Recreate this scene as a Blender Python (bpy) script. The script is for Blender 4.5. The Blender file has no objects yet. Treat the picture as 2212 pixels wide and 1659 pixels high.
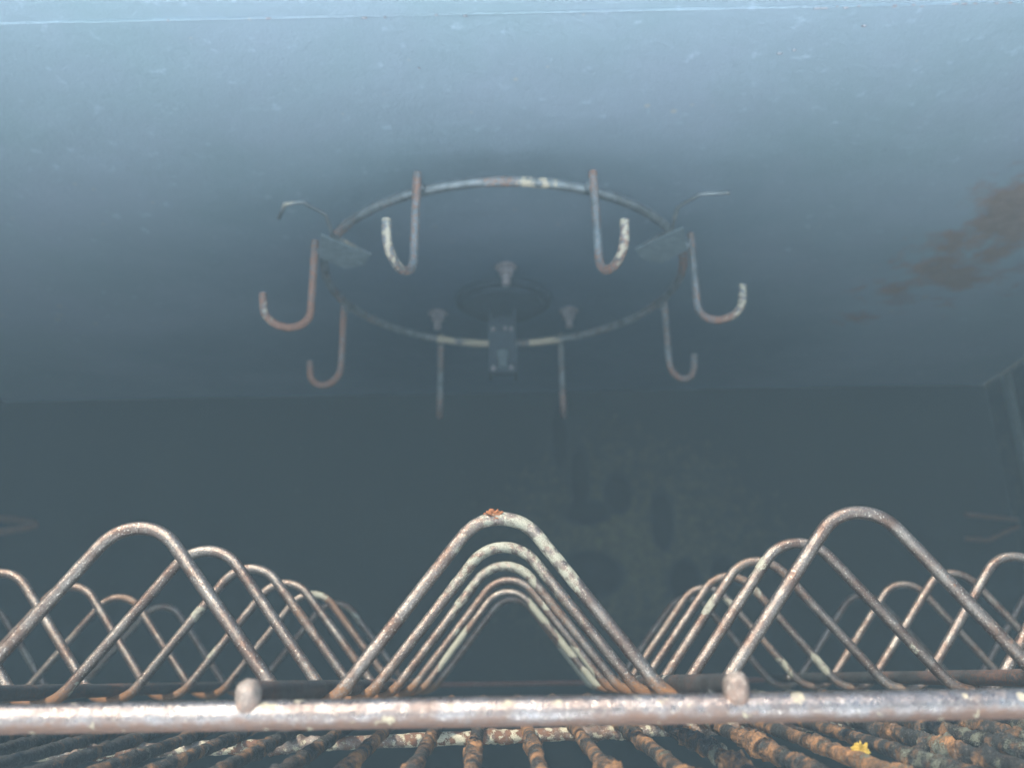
import bpy, bmesh, math, random
from mathutils import Vector, Matrix, noise
random.seed(7)
S = bpy.context.scene
COL = S.collection

# ------------------------------------------------------------------ camera
cd = bpy.data.cameras.new('camera')
cam = bpy.data.objects.new('camera', cd); COL.objects.link(cam)
S.camera = cam
# columns: camera right, up and backward axes written in world axes (x right, y into the smoker, z up)
R3 = Matrix(((0.99981, 0.01806, 0.00679), (0.01230, -0.32549, -0.94547), (-0.01487, 0.94537, -0.32565)))
cam.matrix_world = R3.to_4x4()
# re-orthogonalise: camera X, Y, Z in world
ax = R3.col[0].normalized(); az = R3.col[2].normalized(); ay = az.cross(ax).normalized()
M = Matrix((ax, ay, az)).transposed()
cam.matrix_world = M.to_4x4()
cd.sensor_width = 36.0
cd.lens = 1840.0 / 2212.0 * 36.0
cd.clip_start = 0.005; cd.clip_end = 50
cd.dof.use_dof = True
cd.dof.focus_distance = 0.262
cd.dof.aperture_fstop = 13.0
cd.dof.aperture_blades = 7

# ------------------------------------------------------------------ world and sun
SUN_EL, SUN_AZ = math.radians(45), math.radians(-30)    # sun stands behind the camera, to its left
w = bpy.data.worlds.new('World'); S.world = w; w.use_nodes = True
nt = w.node_tree; nt.nodes.clear()
out = nt.nodes.new('ShaderNodeOutputWorld')
sky = nt.nodes.new('ShaderNodeTexSky'); sky.sky_type = 'NISHITA'; sky.sun_disc = False
sky.sun_elevation = SUN_EL; sky.sun_rotation = math.radians(180) - SUN_AZ
bg = nt.nodes.new('ShaderNodeBackground'); bg.inputs[1].default_value = 0.15
nt.links.new(sky.outputs[0], bg.inputs[0])
gbg = nt.nodes.new('ShaderNodeBackground')              # added glow below the horizon, lights the ceiling from outside
gbg.inputs[0].default_value = (0.86, 0.93, 1.0, 1); gbg.inputs[1].default_value = 1.4
tc = nt.nodes.new('ShaderNodeTexCoord'); sx = nt.nodes.new('ShaderNodeSeparateXYZ')
lt = nt.nodes.new('ShaderNodeMath'); lt.operation = 'LESS_THAN'; lt.inputs[1].default_value = 0.0
mx = nt.nodes.new('ShaderNodeMixShader')
nt.links.new(tc.outputs['Generated'], sx.inputs[0]); nt.links.new(sx.outputs[2], lt.inputs[0])
# the added glow strengthens towards straight down, brightening the front of the ceiling
pw = nt.nodes.new('ShaderNodeMath'); pw.operation = 'MULTIPLY'; nt.links.new(sx.outputs[2], pw.inputs[0]); nt.links.new(sx.outputs[2], pw.inputs[1])
ma_ = nt.nodes.new('ShaderNodeMath'); ma_.operation = 'MULTIPLY_ADD'; ma_.inputs[1].default_value = 9.0; ma_.inputs[2].default_value = 0.30
nt.links.new(pw.outputs[0], ma_.inputs[0]); nt.links.new(ma_.outputs[0], gbg.inputs[1])
nt.links.new(lt.outputs[0], mx.inputs[0]); nt.links.new(bg.outputs[0], mx.inputs[1]); nt.links.new(gbg.outputs[0], mx.inputs[2])
nt.links.new(mx.outputs[0], out.inputs[0])

sd = bpy.data.lights.new('sun', 'SUN'); sd.energy = 4.2; sd.angle = math.radians(0.5); sd.color = (1.0, 0.88, 0.72)
so = bpy.data.objects.new('sun', sd); COL.objects.link(so)
dirn = Vector((math.sin(SUN_AZ) * math.cos(SUN_EL), -math.cos(SUN_AZ) * math.cos(SUN_EL), math.sin(SUN_EL)))  # towards the sun
so.rotation_euler = dirn.to_track_quat('Z', 'Y').to_euler()
so.location = dirn * 3

S.view_settings.view_transform = 'Standard'; S.view_settings.look = 'None'
S.view_settings.exposure = 1.5; S.view_settings.gamma = 1.0; S.view_settings.use_curve_mapping = False
S.render.engine = 'CYCLES'
S.cycles.use_denoising = True
S.cycles.max_bounces = 8; S.cycles.volume_bounces = 1
S.cycles.sample_clamp_indirect = 6

# ------------------------------------------------------------------ materials
def nodes(name):
    m = bpy.data.materials.new(name); m.use_nodes = True
    t = m.node_tree; b = t.nodes['Principled BSDF']
    return m, t, b
def N(t, kind, **kw):
    n = t.nodes.new(kind)
    for k, v in kw.items(): setattr(n, k, v)
    return n
def L(t, a, b): t.links.new(a, b)
def noise_tex(t, scale, detail=6, rough=0.6, vec=None):
    n = N(t, 'ShaderNodeTexNoise'); n.inputs['Scale'].default_value = scale
    n.inputs['Detail'].default_value = detail; n.inputs['Roughness'].default_value = rough
    if vec is not None: L(t, vec, n.inputs['Vector'])
    return n
def coord(t):
    return N(t, 'ShaderNodeTexCoord').outputs['Object']
def ramp(t, src, stops):
    r = N(t, 'ShaderNodeValToRGB'); L(t, src, r.inputs[0])
    e = r.color_ramp.elements
    while len(e) < len(stops): e.new(0.5)
    for i, (p, c) in enumerate(stops):
        e[i].position = p; e[i].color = (c[0], c[1], c[2], 1) if not isinstance(c, float) else (c, c, c, 1)
    return r.outputs[0]
def mix(t, fac, a, b):
    m = N(t, 'ShaderNodeMix', data_type='RGBA')
    if isinstance(fac, float): m.inputs[0].default_value = fac
    else: L(t, fac, m.inputs[0])
    for s, v in ((6, a), (7, b)):
        if isinstance(v, tuple): m.inputs[s].default_value = (v[0], v[1], v[2], 1)
        else: L(t, v, m.inputs[s])
    return m.outputs[2]
def math_(t, op, a, b=None, clamp=False):
    m = N(t, 'ShaderNodeMath', operation=op); m.use_clamp = clamp
    for i, v in enumerate((a, b)):
        if v is None: continue
        if isinstance(v, (int, float)): m.inputs[i].default_value = v
        else: L(t, v, m.inputs[i])
    return m.outputs[0]
def attr(t, name):
    a = N(t, 'ShaderNodeAttribute'); a.attribute_name = name; return a.outputs['Fac']
def bump(t, b, h, strength, dist):
    n = N(t, 'ShaderNodeBump'); n.inputs['Strength'].default_value = strength; n.inputs['Distance'].default_value = dist
    L(t, h, n.inputs['Height']); L(t, n.outputs[0], b.inputs['Normal'])
def mask(t, a, nz, width=0.12):
    # attribute a (0..1) broken up by the noise nz: crisp, ragged patch edges
    s = math_(t, 'ADD', a, math_(t, 'MULTIPLY', math_(t, 'SUBTRACT', nz, 0.5), 1.1))
    m = N(t, 'ShaderNodeMapRange'); L(t, s, m.inputs[0])
    m.inputs[1].default_value = 0.5 - width; m.inputs[2].default_value = 0.5 + width
    return m.outputs[0]

def wire_mat(name, base_a, base_b, ash_or_tone=(0.62, 0.62, 0.52), rust=(0.42, 0.17, 0.06), metal=0.85, rough=0.34, grain=1100, bstr=0.42, speck=0.55, mwid=0.16):
    m, t, b = nodes(name); c = coord(t)
    n1 = noise_tex(t, 120, 4, 0.6, c); n2 = noise_tex(t, grain, 3, 0.7, c); n3 = noise_tex(t, 2600, 2, 0.6, c)
    base = mix(t, ramp(t, n1.outputs[0], [(0.38, 0.0), (0.62, 1.0)]), base_a, base_b)
    base = mix(t, ramp(t, n3.outputs[0], [(0.53, 0.0), (0.68, 0.65)]), base, tuple(v * 0.30 for v in base_b))
    n4 = noise_tex(t, 1700, 2, 0.7, c)
    base = mix(t, ramp(t, n4.outputs[0], [(0.60, 0.0), (0.68, speck)]), base, (0.75, 0.70, 0.60))  # light specks paint tiny glints into the base colour
    nf = math_(t, 'ADD', math_(t, 'MULTIPLY', n2.outputs[0], 0.4), math_(t, 'MULTIPLY', n3.outputs[0], 0.6))
    mr = mask(t, attr(t, 'rust'), n2.outputs[0], mwid)
    ma = mask(t, attr(t, 'ash_or_tone'), nf, 0.07)
    ash_or_tone_c = mix(t, n3.outputs[0], tuple(v * 0.25 for v in ash_or_tone), tuple(min(1, v * 1.6) for v in ash_or_tone))
    rustc = mix(t, n2.outputs[0], tuple(v * 0.35 for v in rust), tuple(min(1, v * 1.5) for v in rust))
    col = mix(t, ma, mix(t, mr, base, rustc), ash_or_tone_c)
    L(t, col, b.inputs['Base Color'])
    nm = math_(t, 'SUBTRACT', 1.0, math_(t, 'MAXIMUM', ma, mr), True)
    L(t, math_(t, 'MULTIPLY', nm, metal), b.inputs['Metallic'])
    rr = math_(t, 'SUBTRACT', 0.85, math_(t, 'MULTIPLY', nm, 0.85 - rough))
    rr = math_(t, 'ADD', rr, math_(t, 'MULTIPLY', math_(t, 'SUBTRACT', n2.outputs[0], 0.5), 0.35), True)
    rr = math_(t, 'SUBTRACT', rr, math_(t, 'MULTIPLY', ma, 0.35), True)
    L(t, rr, b.inputs['Roughness'])
    h = math_(t, 'ADD', math_(t, 'MULTIPLY', n2.outputs[0], 0.7), math_(t, 'ADD', n3.outputs[0], math_(t, 'MULTIPLY', ma, 0.6)))
    bump(t, b, h, bstr, 0.0006)
    return m
M_wire = wire_mat('aged_steel_wire', (0.23, 0.205, 0.18), (0.135, 0.090, 0.070), ash_or_tone=(0.29,0.29,0.225), rust=(0.17,0.08,0.03))
M_rail = wire_mat('polished_rail_steel', (0.27, 0.26, 0.26), (0.20, 0.165, 0.15), ash_or_tone=(0.40, 0.36, 0.25), rust=(0.15, 0.088, 0.062), rough=0.30, bstr=0.4, mwid=0.3, grain=500)  # the rust colour also paints the shade on the rail's underside
M_weld = wire_mat('weld_bead_steel', (0.26, 0.22, 0.19), (0.19, 0.13, 0.10), ash_or_tone=(0.25, 0.23, 0.20), rust=(0.24, 0.15, 0.11), metal=0.4, rough=0.5, grain=600)
M_rod = wire_mat('blackened_rod', (0.040, 0.045, 0.046), (0.025, 0.026, 0.026), ash_or_tone=(0.5, 0.46, 0.4), rust=(0.16, 0.08, 0.05), metal=0.2, rough=0.55, speck=0.1)
M_backrail = wire_mat('red_brown_wire', (0.12, 0.055, 0.042), (0.09, 0.045, 0.035), rust=(0.13,0.055,0.04), metal=0.3, rough=0.5)
M_hook = wire_mat('sooty_hook_steel', (0.26, 0.31, 0.335), (0.16, 0.19, 0.21), ash_or_tone=(0.52, 0.47, 0.36), rust=(0.30, 0.16, 0.11), metal=0.6, rough=0.42, grain=500)
M_grate = wire_mat('crusted_grate_iron', (0.028, 0.032, 0.032), (0.016, 0.016, 0.015), ash_or_tone=(0.15, 0.16, 0.12), rust=(0.32, 0.165, 0.07), metal=0.1, rough=0.6, grain=900, bstr=1.0, speck=0.15, mwid=0.30)
M_cross = wire_mat('cross_bar_steel', (0.22, 0.19, 0.16), (0.12, 0.08, 0.06), ash_or_tone=(0.42, 0.39, 0.28), rust=(0.14, 0.07, 0.04), metal=0.5, rough=0.4, grain=420, bstr=0.6)

def enamel(name, col, col2, rough=0.42, stain_or_shade=(0.11, 0.10, 0.08), rust=(0.31, 0.235, 0.195), spec=0.5, flecks=True, mw=0.25, rw=0.2):
    m, t, b = nodes(name); c = coord(t)
    n1 = noise_tex(t, 7, 5, 0.6, c); n2 = noise_tex(t, 90, 5, 0.65, c); n3 = noise_tex(t, 700, 3, 0.6, c)
    base = mix(t, ramp(t, n1.outputs[0], [(0.35, 0.0), (0.65, 1.0)]), col, col2)
    base = mix(t, ramp(t, n2.outputs[0], [(0.60, 0.0), (0.72, 0.35)]), base, tuple(v * 1.8 for v in col))
    if flecks:
        v = N(t, 'ShaderNodeTexVoronoi'); v.inputs['Scale'].default_value = 55; L(t, c, v.inputs['Vector'])
        spots = ramp(t, math_(t, 'ADD', v.outputs['Distance'], math_(t, 'MULTIPLY', n1.outputs[0], 0.55)), [(0.28, 1.0), (0.33, 0.0)])
        base = mix(t, spots, base, (0.42, 0.45, 0.46))
    mr = mask(t, attr(t, 'rust'), n2.outputs[0], rw)
    if mw < 0.4: ma = mask(t, attr(t, 'ash_or_tone'), n2.outputs[0], mw)
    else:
        mrr = N(t, 'ShaderNodeMapRange', interpolation_type='SMOOTHSTEP'); L(t, math_(t, 'ADD', attr(t, 'ash_or_tone'), math_(t, 'MULTIPLY', math_(t, 'SUBTRACT', n1.outputs[0], 0.5), 0.35)), mrr.inputs[0])
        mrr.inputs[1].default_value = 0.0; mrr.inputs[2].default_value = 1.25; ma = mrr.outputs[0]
    base = mix(t, ma, base, stain_or_shade)
    rc = mix(t, n2.outputs[0], tuple(x * 0.3 for x in rust), tuple(x * 1.6 for x in rust))
    L(t, mix(t, mr, base, rc), b.inputs['Base Color'])
    L(t, math_(t, 'ADD', math_(t, 'MULTIPLY', n2.outputs[0], 0.25), rough - 0.12), b.inputs['Roughness'])
    b.inputs['Specular IOR Level'].default_value = spec
    bump(t, b, math_(t, 'ADD', n3.outputs[0], math_(t, 'MULTIPLY', n2.outputs[0], 1.5)), 0.35, 0.0012)
    return m
M_ceil = enamel('slate_enamel_ceiling', (0.32, 0.405, 0.50), (0.285, 0.395, 0.455), 0.5, stain_or_shade=(0.075, 0.12, 0.185), mw=0.48)  # the darker tone is rear shade painted into the ceiling colour
M_wall = enamel('sooty_enamel_wall', (0.030, 0.042, 0.047), (0.038, 0.046, 0.043), 0.6, stain_or_shade=(0.004, 0.007, 0.010), rust=(0.125, 0.125, 0.075), spec=0.3, flecks=False, rw=0.38)
def plain(name, col, rough=0.6, metal=0.0, scale=200):
    m, t, b = nodes(name); n = noise_tex(t, scale, 5, 0.65, coord(t))
    L(t, mix(t, n.outputs[0], tuple(v * 0.5 for v in col), tuple(min(1, v * 1.5) for v in col)), b.inputs['Base Color'])
    b.inputs['Roughness'].default_value = rough; b.inputs['Metallic'].default_value = metal
    bump(t, b, n.outputs[0], 0.5, 0.001)
    return m
M_dark = plain('dark_painted_steel', (0.040, 0.062, 0.088), 0.5)
M_bolt = plain('dull_bolt_steel', (0.36, 0.34, 0.36), 0.45, 0.3)
M_plate = plain('sooty_plate_steel', (0.19, 0.25, 0.28), 0.5, 0.1)
M_crumb = plain('orange_rust_crumb', (0.25, 0.095, 0.035), 0.9, 0, 700)
M_yellow = plain('yellow_scrap', (0.36, 0.25, 0.04), 0.8, 0, 500)
M_rustw = plain('rusted_wire', (0.26, 0.14, 0.09), 0.75, 0.1)
M_rib = plain('grey_steel_strip', (0.17, 0.21, 0.21), 0.6)

# ------------------------------------------------------------------ builders
def link(name, me, mat, parent=None):
    o = bpy.data.objects.new(name, me); COL.objects.link(o)
    if mat: me.materials.append(mat)
    if parent: o.parent = parent
    return o
def tag(o, label, cat, group=None, kind=None):
    if label: o['label'] = label
    if cat: o['category'] = cat
    if group: o['group'] = group
    if kind: o['kind'] = kind
    return o
def thing(name, label, cat, group=None):
    return tag(bpy.data.objects.new(name, None), label, cat, group) if False else _thing(name, label, cat, group)
def _thing(name, label, cat, group):
    o = bpy.data.objects.new(name, None); COL.objects.link(o); o.empty_display_size = 0.02
    return tag(o, label, cat, group)
def resample(pts, step):
    pts = [Vector(p) for p in pts]; out = [pts[0].copy()]; acc = 0.0
    for a, b in zip(pts, pts[1:]):
        d = (b - a).length
        if d < 1e-9: continue
        while acc + d >= step:
            k = (step - acc) / d; a = a.lerp(b, k); out.append(a.copy()); d = (b - a).length; acc = 0.0
        acc += d
    if (out[-1] - pts[-1]).length > step * 0.3: out.append(pts[-1].copy())
    return out
def tube(name, pts, r, mat, parent=None, step=0.001, seg=14, lump=0.02, lscale=260, closed=False,
         ash_or_tone=None, rust=None, crust=None, seed=0.0, cap=True, rfun=None):
    """round wire swept along pts; ash_or_tone / rust / crust are functions of a point giving 0..1"""
    P = resample(pts, step)
    if closed and (P[0] - P[-1]).length < step * 1.5: P.pop()
    n = len(P); verts = []; A = []; Rr = []
    t0 = (P[1] - P[0]).normalized(); ref = Vector((0, 1, 0)) if abs(t0.y) < 0.9 else Vector((0, 0, 1))
    nrm = (ref - t0 * ref.dot(t0)).normalized(); off = Vector((seed * 3.1, seed * 1.7, seed))
    for i, p in enumerate(P):
        if closed: tn = (P[(i + 1) % n] - P[i - 1]).normalized()
        else: tn = (P[min(i + 1, n - 1)] - P[max(i - 1, 0)]).normalized()
        nrm = (nrm - tn * nrm.dot(tn)).normalized(); bi = tn.cross(nrm)
        rr = r * (rfun(p) if rfun else 1.0)
        a = ash_or_tone(p) if ash_or_tone else 0.0; ru = rust(p) if rust else 0.0; cr = crust(p) if crust else 0.0
        for k in range(seg):
            th = 2 * math.pi * k / seg
            d = nrm * math.cos(th) + bi * math.sin(th)
            q = p + d * rr
            h = noise.noise((q + off) * lscale) * lump
            if cr > 0:
                h += cr * max(0.0, noise.fractal((q + off) * 300, 0.55, 2.3, 4) + 0.20) * 0.95
            if a > 0.3: h += 0.05 * a * abs(noise.noise((q + off) * 1100))
            verts.append(q + d * rr * h)
            A.append(ash_or_tone(q) if ash_or_tone else 0.0); Rr.append(rust(q) if rust else 0.0)
    faces = []
    m = n if closed else n - 1
    for i in range(m):
        j = (i + 1) % n
        for k in range(seg):
            l = (k + 1) % seg
            faces.append((i * seg + k, i * seg + l, j * seg + l, j * seg + k))
    if cap and not closed:
        for (i, s) in ((0, 1), (n - 1, -1)):
            tn = (P[0] - P[1]).normalized() if i == 0 else (P[-1] - P[-2]).normalized()
            c = len(verts)
            verts.append(P[i] + tn * r * 0.35); A.append(A[i * seg]); Rr.append(Rr[i * seg])
            for k in range(seg):
                l = (k + 1) % seg
                faces.append((c, i * seg + l, i * seg + k) if i == 0 else (c, i * seg + k, i * seg + l))
    me = bpy.data.meshes.new(name); me.from_pydata([tuple(v) for v in verts], [], faces); me.update()
    me.polygons.foreach_set('use_smooth', [True] * len(me.polygons))
    for nm, vals in (('ash_or_tone', A), ('rust', Rr)):
        at = me.attributes.new(nm, 'FLOAT', 'POINT'); at.data.foreach_set('value', vals)
    return link(name, me, mat, parent)
def bm_obj(name, bm, mat, parent=None, smooth=False, bevel=0.0):
    if bevel:
        bmesh.ops.bevel(bm, geom=bm.edges[:], offset=bevel, segments=2, affect='EDGES')
    bmesh.ops.recalc_face_normals(bm, faces=bm.faces)
    me = bpy.data.meshes.new(name); bm.to_mesh(me); bm.free()
    if smooth: me.polygons.foreach_set('use_smooth', [True] * len(me.polygons))
    return link(name, me, mat, parent)
def add_box(bm, lo, hi):
    v = [bm.verts.new((x, y, z)) for x in (lo[0], hi[0]) for y in (lo[1], hi[1]) for z in (lo[2], hi[2])]
    for f in ((0, 1, 3, 2), (4, 6, 7, 5), (0, 4, 5, 1), (2, 3, 7, 6), (0, 2, 6, 4), (1, 5, 7, 3)):
        bm.faces.new([v[i] for i in f])
def add_cyl(bm, c, r, h, seg=24, r2=None):
    mt = Matrix.Translation((c[0], c[1], c[2] + h / 2))
    bmesh.ops.create_cone(bm, cap_ends=True, segments=seg, radius1=r, radius2=r if r2 is None else r2, depth=h, matrix=mt)
def add_prism(bm, pts, z0, z1):
    a = [bm.verts.new((x, y, z0)) for x, y in pts]; b = [bm.verts.new((x, y, z1)) for x, y in pts]
    n = len(pts); bm.faces.new(a); bm.faces.new(b)
    for i in range(n): bm.faces.new((a[i], a[(i + 1) % n], b[(i + 1) % n], b[i]))
def sheet(name, fn, nu, nv, thick, mat, parent, ash_or_tone=None, rust=None):
    """a metal panel: fn(u,v) -> (point, outward direction), a real plate of the given thickness"""
    verts = []; A = []; Rr = []
    for s in (0, 1):
        for i in range(nu + 1):
            for j in range(nv + 1):
                p, d = fn(i / nu, j / nv); p = Vector(p)
                if s: p = p + Vector(d) * thick
                verts.append(tuple(p)); A.append(ash_or_tone(p) if ash_or_tone and not s else 0.0); Rr.append(rust(p) if rust and not s else 0.0)
    W = nv + 1; O = (nu + 1) * W; faces = []
    for i in range(nu):
        for j in range(nv):
            a = i * W + j; q = (a, a + 1, a + W + 1, a + W)
            faces.append(q); faces.append(tuple(x + O for x in reversed(q)))
    rim = [i * W for i in range(nu + 1)] + [nu * W + j for j in range(1, nv + 1)] + [i * W + nv for i in range(nu - 1, -1, -1)] + [j for j in range(nv - 1, 0, -1)]
    for a, b in zip(rim, rim[1:] + rim[:1]): faces.append((a, b, b + O, a + O))
    me = bpy.data.meshes.new(name); me.from_pydata(verts, [], faces); me.update()
    for nm, vals in (('ash_or_tone', A), ('rust', Rr)):
        at = me.attributes.new(nm, 'FLOAT', 'POINT'); at.data.foreach_set('value', vals)
    bm = bmesh.new(); bm.from_mesh(me); bmesh.ops.recalc_face_normals(bm, faces=bm.faces); bm.to_mesh(me); bm.free()
    return link(name, me, mat, parent)
def blob(p, c, r):      # smooth bump of radius r (tuple) round c
    d = math.sqrt(sum(((p[i] - c[i]) / r[i]) ** 2 for i in range(3)))
    return max(0.0, 1.0 - d)
def fn3(p, s, o=0.0): return noise.noise(Vector(p) * s + Vector((o, o * 2, -o)))

# ------------------------------------------------------------------ smoker chamber
XL, XR, YB, ZC, ZF = -0.575, 0.5165, 0.90, 0.30, -0.16
YS = 0.327                                            # seam where the lid meets the ceiling panel
smoker = thing('smoker_cabinet', 'open dark blue-grey steel smoker chamber around the wire rack', 'smoker')
def ceil_rust(p):
    # peeling strip on the right, running back into the chamber
    a, b = Vector((0.345, 0.50)), Vector((0.300, 0.70)); q = Vector((p.x, p.y))
    k = max(0, min(1, (q - a).dot(b - a) / (b - a).length_squared)); d = (q - a.lerp(b, k)).length
    v = max(0, 1 - d / (0.066 - 0.014 * k)) * 0.66 * (1 - 0.30 * k)
    v += 0.55 * blob(p, (0.355, 0.515, 0.3), (0.04, 0.045, 0.1)) + 0.5 * blob(p, (0.375, 0.62, 0.3), (0.08, 0.12, 0.1))
    return v + (0.10 + 0.5 * min(1, v * 2)) * fn3(p, 34) + 0.22 * fn3(p, 100)
def ceil_pt(u, v):
    x = XL + 0.001 + (XR - XL - 0.002) * u; y = YS + (YB - YS) * v
    z = ZC + 0.0012 * fn3((x, y, 0), 5) + 0.0005 * fn3((x, y, 1), 30)
    return (x, y, z), (0, 0, 1)
def ceil_rear_shade(p):      # painted shade: darkens the ceiling round the mount and towards the back
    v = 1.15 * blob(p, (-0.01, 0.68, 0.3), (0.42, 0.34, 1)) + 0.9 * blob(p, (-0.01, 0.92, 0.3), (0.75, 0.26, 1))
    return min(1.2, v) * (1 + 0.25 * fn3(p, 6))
sheet('ceiling_panel', ceil_pt, 180, 110, 0.004, M_ceil, smoker, rust=ceil_rust, ash_or_tone=ceil_rear_shade)
def lid_pt(u, v):
    x = XL + (XR - XL) * u; t = v
    y = YS - 0.0003 - 0.12 * t; z = ZC + 0.0001 + 0.003 * t + 0.02 * t * t
    return (x, y, z + 0.0010 * fn3((x, y, 3), 9)), (0, 0.3, 1)
sheet('lid', lid_pt, 120, 40, 0.004, M_ceil, smoker)
# rolled seam bead with bits of bare metal
tube('seam_bead', [(XL + 0.004, YS - 0.0004, ZC - 0.0002), (XR - 0.004, YS + 0.001, ZC + 0.0002)], 0.0004, M_ceil, smoker, step=0.003, seg=8,
     lump=0.5, ash_or_tone=lambda p: 0.0, rust=lambda p: 0.0)
for k in range(26):
    x = random.choice([random.uniform(0.13, 0.24), random.uniform(-0.18, 0.24)]); y = YS + random.choice([0.0, 0.0, 0.001, random.uniform(0.004, 0.06)])
    bm = bmesh.new(); bmesh.ops.create_icosphere(bm, subdivisions=2, radius=1)
    sx_, sy_ = random.uniform(0.0005, 0.0018), random.uniform(0.0003, 0.0006)
    for v_ in bm.verts: v_.co = Vector((v_.co.x * sx_, v_.co.y * sy_, v_.co.z * 0.0004)) * (1 + 0.4 * noise.noise(v_.co * 2 + Vector((k, 0, 0)))) + Vector((x, y, ZC - 0.0004))
    bm_obj('paint_chip', bm, M_bolt, smoker, smooth=True)
def wall_stain(p):
    v = 0.0
    for c, r in (((0.065, 0.9, 0.20), (0.012, 1, 0.045)), ((0.072, 0.9, 0.165), (0.03, 1, 0.016)), ((0.105, 0.9, 0.185), (0.018, 1, 0.028)),
                 ((0.15, 0.9, 0.155), (0.014, 1, 0.04)), ((0.07, 0.9, 0.10), (0.045, 1, 0.03)), ((0.17, 0.9, 0.09), (0.02, 1, 0.03)),
                 ((0.045, 0.9, 0.25), (0.01, 1, 0.05)), ((0.21, 0.9, 0.10), (0.015, 1, 0.02))):
        v = max(v, 2.1 * blob(p, c, r))
    return v
def back_pt(u, v):
    x = XL - 0.01 + (XR - XL + 0.02) * u; z = ZF - 0.008 + (ZC + 0.012 - ZF) * v
    return (x, YB + 0.002 + 0.001 * fn3((x, 0, z), 6), z), (0, 1, 0)
sheet('back_panel', back_pt, 200, 90, 0.004, M_wall, smoker, ash_or_tone=wall_stain,
      rust=lambda p: 0.85 * blob(p, (0.12, 0.9, 0.13), (0.20, 1, 0.16)) * (1 + 0.3 * fn3(p, 14)) - 1.2 * wall_stain(p) - 0.05)
for nm, X, sgn in (('side_panel', XL, -1), ('side_panel', XR, 1)):
    sheet(nm, lambda u, v, X=X: ((X + 0.002 * (1 if X > 0 else -1), 0.02 + (YB - 0.0195) * u, ZF + (ZC + 0.10 - ZF) * v), (1 if X > 0 else -1, 0, 0)),
          90, 40, 0.004, M_wall, smoker, rust=lambda p: 0.3 + 0.25 * fn3(p, 12))
sheet('floor_panel', lambda u, v: ((XL + (XR - XL) * u, 0.10 + (YB - 0.10) * v, ZF - 0.002), (0, 0, -1)), 60, 60, 0.004, M_wall, smoker,
      rust=lambda p: 0.25 + 0.3 * fn3(p, 14))
# folded corner strips on the side walls
for X, s in ((XR, -1), (XL, 1)):
    for yy in (0.845, 0.80):
        bm = bmesh.new(); add_box(bm, (min(X, X + s * 0.006), yy, ZF + 0.002), (max(X, X + s * 0.006), yy + 0.012, ZC - 0.006))
        bm_obj('corner_rib', bm, M_rib, smoker, bevel=0.001)

# ------------------------------------------------------------------ rib rack
PER, XC, R0, DY, NROW = 0.100, -0.0062, 0.2367, 0.0526, 6
ZV, ZP = -0.0062, 0.0418
def wave(row):
    """one continuous zigzag wire: rounded crests and troughs"""
    phi = math.atan(1.27); Rp, Rv = 0.0134, 0.0118
    rnd = random.Random(row * 11 + 3)
    cols = range(-3, 4)
    off = {c: (rnd.uniform(-0.0012, 0.0012), rnd.uniform(-0.0008, 0.0008), rnd.uniform(-0.0012, 0.0012)) for c in cols}
    if row == 0: off[0] = (0.0006, 0.0002, 0); off[-1] = (-0.0002, -0.0010, 0); off[1] = (0, 0.0002, 0)
    y = R0 + DY * row
    K = []                                                       # virtual corners: x, z, radius
    for c in cols:
        dx, dz, _ = off[c]
        K.append((XC + c * PER - PER / 2, ZV - Rv * (1 / math.cos(phi) - 1), Rv))
        K.append((XC + c * PER + dx, ZP + dz + Rp * (1 / math.cos(phi) - 1), Rp))
    K.append((XC + 3 * PER + PER / 2, ZV - Rv * (1 / math.cos(phi) - 1), Rv))
    pts = [(K[0][0] - 0.002, y, ZV)]
    for i in range(1, len(K) - 1):
        p = Vector((K[i][0], K[i][1])); a = (Vector(K[i - 1][:2]) - p).normalized(); b = (Vector(K[i + 1][:2]) - p).normalized()
        ang = a.angle(b); tl = K[i][2] / math.tan(ang / 2); cen = p + (a + b).normalized() * (K[i][2] / math.sin(ang / 2))
        s, e = p + a * tl, p + b * tl; va, vb = s - cen, e - cen
        for k in range(15):
            q = va.lerp(vb, k / 14).normalized() * K[i][2] + cen
            pts.append((q.x, y, q.y))
    pts.append((K[-1][0] + 0.002, y, ZV))
    out = []
    for (x, yy, z) in pts:
        c = max(-3, min(3, round((x - XC) / PER)))
        lean = off[c][2] * (z - ZV) / (ZP - ZV)
        out.append((x, yy + lean + 0.0006 * noise.noise(Vector((x * 20, row * 9.1, 0))), z))
    return out
rack = thing('rib_rack', 'aged zigzag wire rib rack resting above the crusted grate', 'rack')
RODX = [XC + (c + 0.5) * PER + {-1: 0.0025, 0: -0.0023}.get(c, 0.0) for c in range(-3, 3)]
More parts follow.
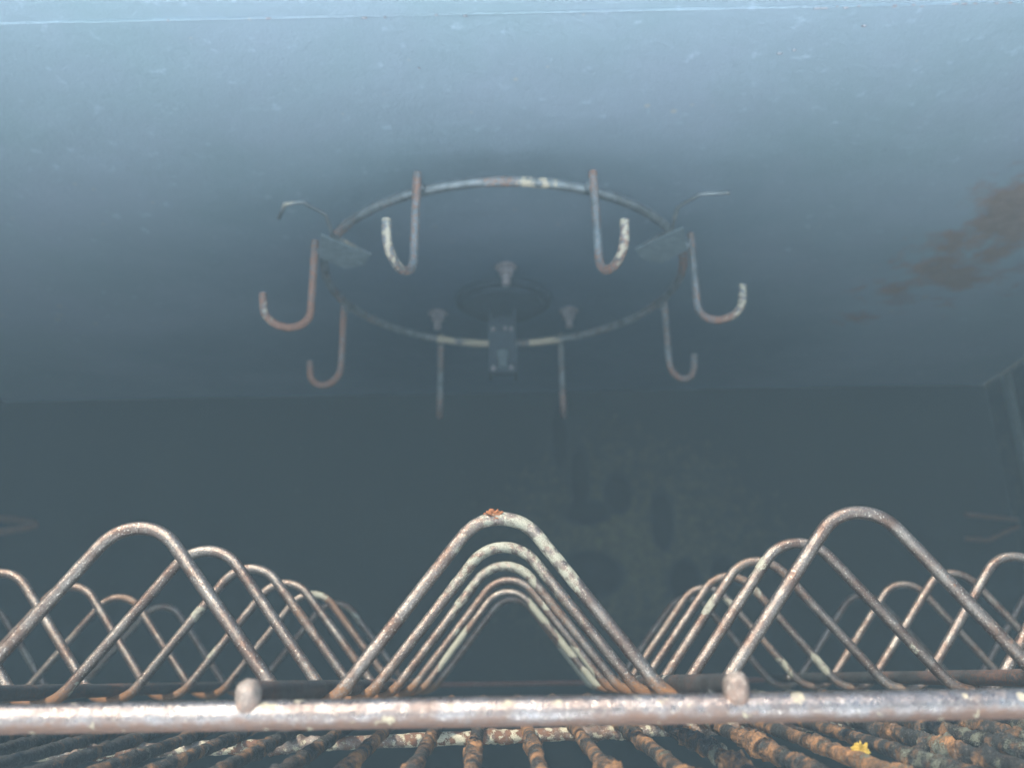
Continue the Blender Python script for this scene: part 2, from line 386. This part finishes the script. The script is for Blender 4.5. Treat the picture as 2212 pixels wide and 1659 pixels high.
def wave_ash(row):
    def f(p):
        v = 0.0; dx = p.x - XC
        if row == 0: v = 1.0 * max(0, 1 - abs(dx - 0.002) / 0.026) * 0.36 + 0.15; v = max(v, 0.52 if 0.004 < dx < 0.022 and p.z > 0.012 else v)
        if row == 1: v = 0.22 + 0.40 * max(0, 1 - abs(dx + 0.002) / 0.028)
        if row == 2: v = (0.72 if -0.021 < dx < 0.012 else 0) * (0.75 + 0.4 * fn3(p, 60, 3))
        v += 0.35 * fn3(p, 500, row)
        if row == 3: v = 0.75 if fn3(p, 90, 5) > 0.42 else 0
        if row == 4: v = 1.0 if (-0.036 < dx < -0.022 or 0.022 < dx < 0.044 or 0.010 < dx < 0.020) and fn3(p, 160, 7) > -0.1 else 0
        if row == 5: v = 1.0 if (0.026 < dx < 0.046) and fn3(p, 160, 2) > -0.3 else 0
        if abs(dx) > 0.05:
            v = 0.55 if fn3(p, 75, row) > 0.5 else 0.05
            v += 0.25 * fn3(p, 420, row)
            if row == 0 and abs(dx - PER) < 0.012: v = 0.30
        if abs(dx) > 0.14: v = 0.22 + 0.35 * fn3(p, 45, row + 4)
        return v
    return f
def wave_rust(row):
    def f(p):
        low = max(0, 1 - (p.z + 0.008) / 0.013)
        left = 1.0 if p.x < 0.05 else 0.55
        base = 0.16 + (0.04 * row) + 0.3 * fn3(p, 40, row)
        return max(low * 0.95 * left, base)
    return f
for r in range(NROW):
    tube('zigzag_wire', wave(r), 0.00188, M_wire, rack, step=0.0008 if r < 3 else 0.0011, seg=16, lump=0.05, lscale=420,
         ash_or_tone=wave_ash(r), rust=wave_rust(r), seed=r * 2.3)
for i, x in enumerate(RODX):
    end = 0.1765
    pts = [(x, end, -0.0022), (x, 0.20, -0.0022), (x, R0 + DY * 5 + 0.030, -0.0022)]
    tube('support_rod', pts, 0.00238, M_rod, rack, step=0.0015, seg=16, lump=0.05, seed=i * 1.9,
         ash_or_tone=lambda p: 0.5 if fn3(p, 80, 8) > 0.5 else 0.0, rust=lambda p: 0.35 + 0.35 * fn3(p, 45, 5))
    # weld bead: the bright rounded rod end running down on to the rail
    bm = bmesh.new(); bmesh.ops.create_icosphere(bm, subdivisions=5, radius=0.0025)
    for v in bm.verts:
        if v.co.z < 0:
            tt = min(0.999, -v.co.z / 0.0025); g = (1 - tt ** 5) / math.sqrt(max(1e-4, 1 - tt * tt)); g = min(g, 3)
            v.co.x *= g; v.co.y = v.co.y * g + 0.0008 * tt; v.co.z *= 1.9
        v.co *= 1 + 0.09 * noise.noise(v.co * 700)
        v.co += Vector((x, 0.1765, -0.0019))
    o = bm_obj('weld_bead', bm, M_weld, rack, smooth=True)
    at = o.data.attributes.new('ash_or_tone', 'FLOAT', 'POINT'); at.data.foreach_set('value', [0.35 + 60 * max(0, v.co.z + 0.002) for v in o.data.vertices])
    at = o.data.attributes.new('rust', 'FLOAT', 'POINT'); at.data.foreach_set('value', [0.40 - 90 * (v.co.z + 0.003) for v in o.data.vertices])
X0, X1 = XC - 3.5 * PER - 0.002, XC + 3.5 * PER + 0.002
tube('front_rail', [(X0, 0.178, -0.0063), (0, 0.1782, -0.0062), (X1, 0.178, -0.0063)], 0.0028, M_rail, rack, step=0.0007, seg=24, lump=0.03, lscale=500,
     ash_or_tone=lambda p: 0.08 + (0.5 if fn3(p, 330, 2) > 0.5 else 0) + 0.12 * fn3(p, 60), rust=lambda p: 0.12 + 0.32 * fn3(p, 45, 4) + 0.2 * fn3(p, 300, 4) + 350 * max(0, -0.0062 - p.z))  # brown on the underside is shade painted in; the noise is rust
tube('back_rail', [(X0, R0 + DY * 5 + 0.03, -0.0033), (X1, R0 + DY * 5 + 0.03, -0.0033)], 0.0015, M_backrail, rack, step=0.0015, seg=12,
     ash_or_tone=lambda p: 0.3 * fn3(p, 60) + 0.1, rust=lambda p: 0.5)
for x in (X0, X1):
    tube('end_rail', [(x, 0.178, -0.0063), (x, R0 + DY * 5 + 0.03, -0.0050)], 0.0026, M_wire, rack, step=0.002, seg=12)

# ------------------------------------------------------------------ rusted cooking grate under the rack, its far side a little higher
grate = thing('cooking_grate', 'dark cooking grate of parallel bars crusted with rust and grease', 'grate')
GX, GZ, GS = -0.0303, 0.059, 0.01575
def gpt(x, y, dz=0.0): return (x + GX * (y - 0.227), y, -0.0207 + GZ * (y - 0.227) + dz)
for i in range(-20, 21):
    x = -0.0122 + GS * i + random.uniform(-0.0006, 0.0006)
    warm = 0.62 if -2 <= i <= 6 else (0.42 if i > 6 else 0.35)
    heavy = 1.0 if 2 <= i else (0.75 if i > -3 else 0.55)
    tube('bar', [gpt(x, 0.115), gpt(x + random.uniform(-0.0006, 0.0006), 0.26), gpt(x, 0.425)], 0.00180 if i < 3 else 0.00195, M_grate, grate, step=0.0009, seg=18,
         lump=0.14, lscale=420, seed=i * 3.7 + 50,
         crust=lambda p, h=heavy, i=i: h * max(0.0, min(1.0, 0.55 + 1.4 * fn3(p, 38, i))) * (1 if p.y < 0.30 else 0.5),
         rust=lambda p, w_=warm, i=i: w_ - 0.20 + 0.6 * fn3(p, 55, i + 2) + 0.55 * fn3(p, 260, i) - max(0, p.y - 0.27) * 1.2,
         ash_or_tone=lambda p, i=i: (0.27 if i > 5 else 0.12) + 0.45 * fn3(p, 48, i + 9) + 0.4 * fn3(p, 300, i))
def cx(x, y): return gpt(x, y, -0.0036)
tube('cross_bar', [cx(-0.33, 0.262), cx(-0.0865, 0.3002), cx(0.0767, 0.3324), cx(0.33, 0.372)], 0.0022, M_cross, grate, step=0.0009, seg=14, lump=0.15, lscale=260,
     crust=lambda p: max(0, 0.2 + 0.9 * fn3(p, 60)), ash_or_tone=lambda p: 0.34 + 0.5 * fn3(p, 62, 3) + 0.8 * fn3(p, 500), rust=lambda p: 0.45 + 0.7 * fn3(p, 50, 6))  # pale mask paints sunlit highlights into the bar's colour
tube('cross_bar', [cx(-0.33, 0.395), cx(0.33, 0.42)], 0.0022, M_grate, grate, step=0.002, seg=10)

def lump_obj(name, c, r, mat, seed, sq=(1, 1, 1), amp=0.7):
    bm = bmesh.new(); bmesh.ops.create_icosphere(bm, subdivisions=4, radius=1)
    for v in bm.verts:
        n = noise.fractal(v.co * 1.7 + Vector((seed, seed, 0)), 0.6, 2.1, 4)
        v.co *= 1 + amp * n
        v.co = Vector(c) + Vector((v.co.x * r * sq[0], v.co.y * r * sq[1], v.co.z * r * sq[2]))
    return bm_obj(name, bm, mat, None, smooth=True)
tag(lump_obj('rust_crumb', (XC - 0.0014, R0 - 0.0006, ZP + 0.0008), 0.00145, M_crumb, 2.7, (1.35, 1.0, 0.95), 1.1),
    'ragged orange rust crumb on the crest of the nearest middle zigzag wire', 'rust crumb')
p = gpt(-0.0122 + GS * 6, 0.236)
tag(lump_obj('food_scrap', (p[0] + 0.002, p[1] - 0.004, p[2] + 0.0015), 0.0016, M_yellow, 1.3, (1.1, 1.0, 1.2), 0.9),
    'yellow dried food scrap stuck on the rusty grate bar at the right', 'food scrap')

# ------------------------------------------------------------------ hanging hook ring
RC, RR, RZ = Vector((-0.0080, 0.5315, 0.26)), 0.1215, 0.26
carousel = thing('hook_ring', 'round sooty wire ring with eight J hooks hanging under the ceiling', 'hook ring')
carousel.location = (0, 0, 0)
def ring_gleam(p):  # pale spots paint gleams of sun into the ring's colour
    v = 0.15 + 0.2 * fn3(p, 50)
    dx = p.x
    if p.y < RC.y and 0.000 < dx < 0.024: v = 0.5 + 0.5 * fn3(p, 260)
    if p.y > RC.y and -0.065 < dx < -0.020: v = 0.6 + 0.5 * fn3(p, 110, 2)
    if p.y > RC.y and 0.010 < dx < 0.05: v = 0.9 + 0.5 * fn3(p, 110, 2) - (dx - 0.01) * 18
    return v
def ring_pts(a0, a1, n=120):
    return [(RC.x + RR * math.sin(a0 + (a1 - a0) * k / n), RC.y + RR * math.cos(a0 + (a1 - a0) * k / n), RZ) for k in range(n + 1)]
# open ring: its two ends meet inside the clamp bracket at the back
tube('ring', ring_pts(math.radians(3), math.radians(357)), 0.0030, M_hook, carousel, step=0.0016, seg=14, lump=0.08, ash_or_tone=ring_gleam, rust=lambda p: 0.30 + 0.4 * fn3(p, 30))
HOOKS = [(156, 0.0, .0275), (201, 0.0, .029), (110, 0.0035, .0275), (250, 0.0035, .0285), (67, 0.0015, .0215), (291, 0.0005, .0265), (20, 0, .0275), (-25, 0, .0275)]
for k, (deg, up, wd) in enumerate(HOOKS):
    a = math.radians(deg); d = Vector((math.sin(a), math.cos(a), 0)); base = RC + d * (RR + 0.0070); d0 = d
    if abs(deg) < 30: d = Vector((math.sin(a * 0.25), math.cos(a * 0.25), 0))
    tilt = Vector((-d.y, d.x, 0)) * random.uniform(-0.0015, 0.0015)
    pts = [base + Vector((0, 0, 0.0075)), base + Vector((0, 0, -0.042 + up)) + tilt]
    cz = Vector((0, 0, -0.0455 + up))
    for j in range(1, 17):
        th = math.pi * j / 16 * 0.92
        pts.append(base + tilt + cz + d * (wd / 2 * (1 - math.cos(th))) + Vector((0, 0, -0.0125 * math.sin(th))))
    pts.append(base + tilt + d * (wd + 0.001) + Vector((0, 0, -0.0375 + up)))
    near = deg in (156, 201)
    tip_gleam = 0.50 if near else (0.48 if deg == 110 else 0.33 if deg == 250 else 0.05)  # pale tips: sunlight painted on, the sun does not reach them
    def hook_gleam(p, base=base, d=d, ta=tip_gleam): 
        o = (p - base).dot(d); return ta * (0.3 + 0.7 * min(1, max(0, (o - 0.012) / 0.008))) + 0.55 * fn3(p, 380) if o > 0.006 else 0.1
    rr_ = 0.62 if deg in (250, 291) else 0.42
    tube('hook', pts, 0.0025, M_hook, carousel, step=0.0010, seg=12, lump=0.09, seed=k * 4.4, ash_or_tone=hook_gleam,
         rust=lambda p, rr_=rr_, base=base: rr_ + 0.25 * fn3(p, 60) + max(0, (base.z - p.z - 0.04)) * 8)
    bm = bmesh.new(); bmesh.ops.create_icosphere(bm, subdivisions=3, radius=0.0034)    # weld between ring and hook
    for v in bm.verts: v.co = v.co * (1 + 0.1 * noise.noise(v.co * 500)) + RC + d0 * (RR + 0.0034)
    o = bm_obj('weld', bm, M_hook, carousel, smooth=True)
# bent tabs that carry the ring on either side
for s in (-1, 1):
    cxm = RC.x
    def X(x): return cxm + s * (abs(x) - 0.008 if s < 0 else abs(x) - 0.008)
    inner = [(X(0.118), 0.459), (X(0.093 if s < 0 else 0.092), 0.485), (X(0.098), 0.499), (X(0.112), 0.505), (X(0.126), 0.488)]
    bm = bmesh.new(); add_prism(bm, inner, RZ - 0.0042, RZ - 0.0026); bm_obj('inner_tab', bm, M_plate, carousel, bevel=0.0003)
    tube('outer_tab', ([Vector((X(0.141), 0.447, RZ + 0.001)), Vector((X(0.134), 0.434, RZ + 0.003))] if s < 0 else [Vector((X(0.141), 0.433, RZ + 0.004))]) + [ Vector((X(0.124), 0.434, RZ + 0.004)), Vector((X(0.113), 0.4465, RZ + 0.003)),
                       Vector((X(0.112), 0.462, RZ - 0.002)), Vector((X(0.093), 0.487, RZ - 0.003))], 0.0012, M_hook, carousel, step=0.0012, seg=10,
         lump=0.15, ash_or_tone=lambda p: 0.35 + 0.3 * fn3(p, 80), rust=lambda p: 0.2)
# clamp bracket: box channel hanging from the ceiling disc and gripping the ring's back
bx, by = -0.0118, 0.648
bm = bmesh.new()
add_box(bm, (bx - 0.0112, by - 0.002, 0.233), (bx + 0.0112, by, 0.278))
add_box(bm, (bx - 0.0112, by + 0.0002, 0.233), (bx - 0.0092, by + 0.020, 0.296))
add_box(bm, (bx + 0.0092, by + 0.0002, 0.233), (bx + 0.0112, by + 0.020, 0.296))
add_box(bm, (bx - 0.0088, by + 0.014, 0.236), (bx + 0.0088, by + 0.016, 0.2955))
bm_obj('clamp_bracket', bm, M_dark, carousel, bevel=0.0)
for (x, z, r) in ((bx - 0.0075, 0.2700, 0.0019), (bx + 0.0020, 0.2705, 0.0018), (bx + 0.0070, 0.2700, 0.0018), (bx - 0.0075, 0.2360, 0.0022), (bx + 0.0066, 0.2362, 0.0020)):
    bm = bmesh.new(); bmesh.ops.create_uvsphere(bm, u_segments=16, v_segments=10, radius=r, matrix=Matrix.Translation((x, by - 0.0026, z)))
    bm_obj('rivet', bm, M_bolt, carousel, smooth=True)
bm = bmesh.new(); add_cyl(bm, (bx, by - 0.0055, 0.236), 0.0030, 0.008, 20); add_cyl(bm, (bx, by - 0.0055, 0.2442), 0.0048, 0.005, 6)
bm_obj('clamp_screw', bm, M_plate, carousel, bevel=0.0)
# mounting disc, stepped, with three bolts round it
mount = thing('ceiling_mount', 'dark round mounting disc with three bolts on the smoker ceiling', 'ceiling mount')
bm = bmesh.new(); add_cyl(bm, (-0.0105, 0.647, 0.2935), 0.0390, 0.0050, 64); add_cyl(bm, (-0.0105, 0.647, 0.2895), 0.0330, 0.0038, 64)
bm_obj('disc', bm, M_dark, mount, bevel=0.0004)
for (x, y) in ((-0.0075, 0.590), (-0.068, 0.675), (0.045, 0.675)):
    bm = bmesh.new(); add_cyl(bm, (x, y, 0.2915), 0.0062, 0.0055, 6); add_cyl(bm, (x, y, 0.2972), 0.0085, 0.0016, 28)
    b = bm_obj('bolt', bm, M_bolt, mount, bevel=0.0003)
    bm = bmesh.new(); add_cyl(bm, (x, y, 0.2832), 0.0034, 0.0080, 18, 0.0036); bm_obj('threaded_end', bm, M_bolt, b)

# ------------------------------------------------------------------ rusted wire brackets on the side walls
def bracket(loc, s, label):
    o = thing('shelf_bracket', label, 'bracket'); o.location = loc
    V = Vector
    tube('wire', [V((0, 0.012, 0.012)), V((s * 0.060, 0.0, 0.004)), V((s * 0.068, -0.004, 0.0)), V((s * 0.060, -0.008, -0.004)), V((0, -0.012, -0.014))],
         0.0038, M_rustw, o, step=0.003, seg=10, lump=0.2)
    tube('peg', [V((s * 0.018, -0.01, -0.014)), V((s * 0.020, -0.01, -0.034))], 0.004, M_rustw, o, step=0.002, seg=10, lump=0.2)
bracket((XL + 0.002, 0.885, 0.158), 1, 'rusted V shaped wire bracket on the left chamber wall')
o = thing('shelf_bracket', 'rusted bent wire bracket on the right chamber wall', 'bracket'); o.location = (XR - 0.002, 0.885, 0.150)
V = Vector
tube('wire', [V((0, 0.0, -0.004)), V((-0.022, 0, -0.001)), V((-0.050, 0.006, 0.004))], 0.0024, M_rustw, o, step=0.003, seg=10, lump=0.2)
tube('peg', [V((0.0, 0, -0.010)), V((-0.020, 0, -0.018)), V((-0.034, 0.0, -0.024)), V((-0.056, 0.004, -0.022))], 0.0022, M_rustw, o, step=0.003, seg=10, lump=0.2)

# ------------------------------------------------------------------ added haze in and round the chamber, stands in for lens glare
hz = bpy.data.materials.new('glare_haze'); hz.use_nodes = True; t = hz.node_tree
t.nodes.remove(t.nodes['Principled BSDF'])
v = t.nodes.new('ShaderNodeVolumePrincipled'); v.inputs['Density'].default_value = 0.55
v.inputs['Color'].default_value = (0.125, 0.178, 0.205, 1); v.inputs['Anisotropy'].default_value = 0.0
t.links.new(v.outputs[0], t.nodes['Material Output'].inputs['Volume'])
bm = bmesh.new(); add_box(bm, (-0.72, -0.30, -0.24), (0.68, 1.00, 0.56))
h = bm_obj('added_glare_haze', bm, hz); tag(h, None, None, kind='stuff')
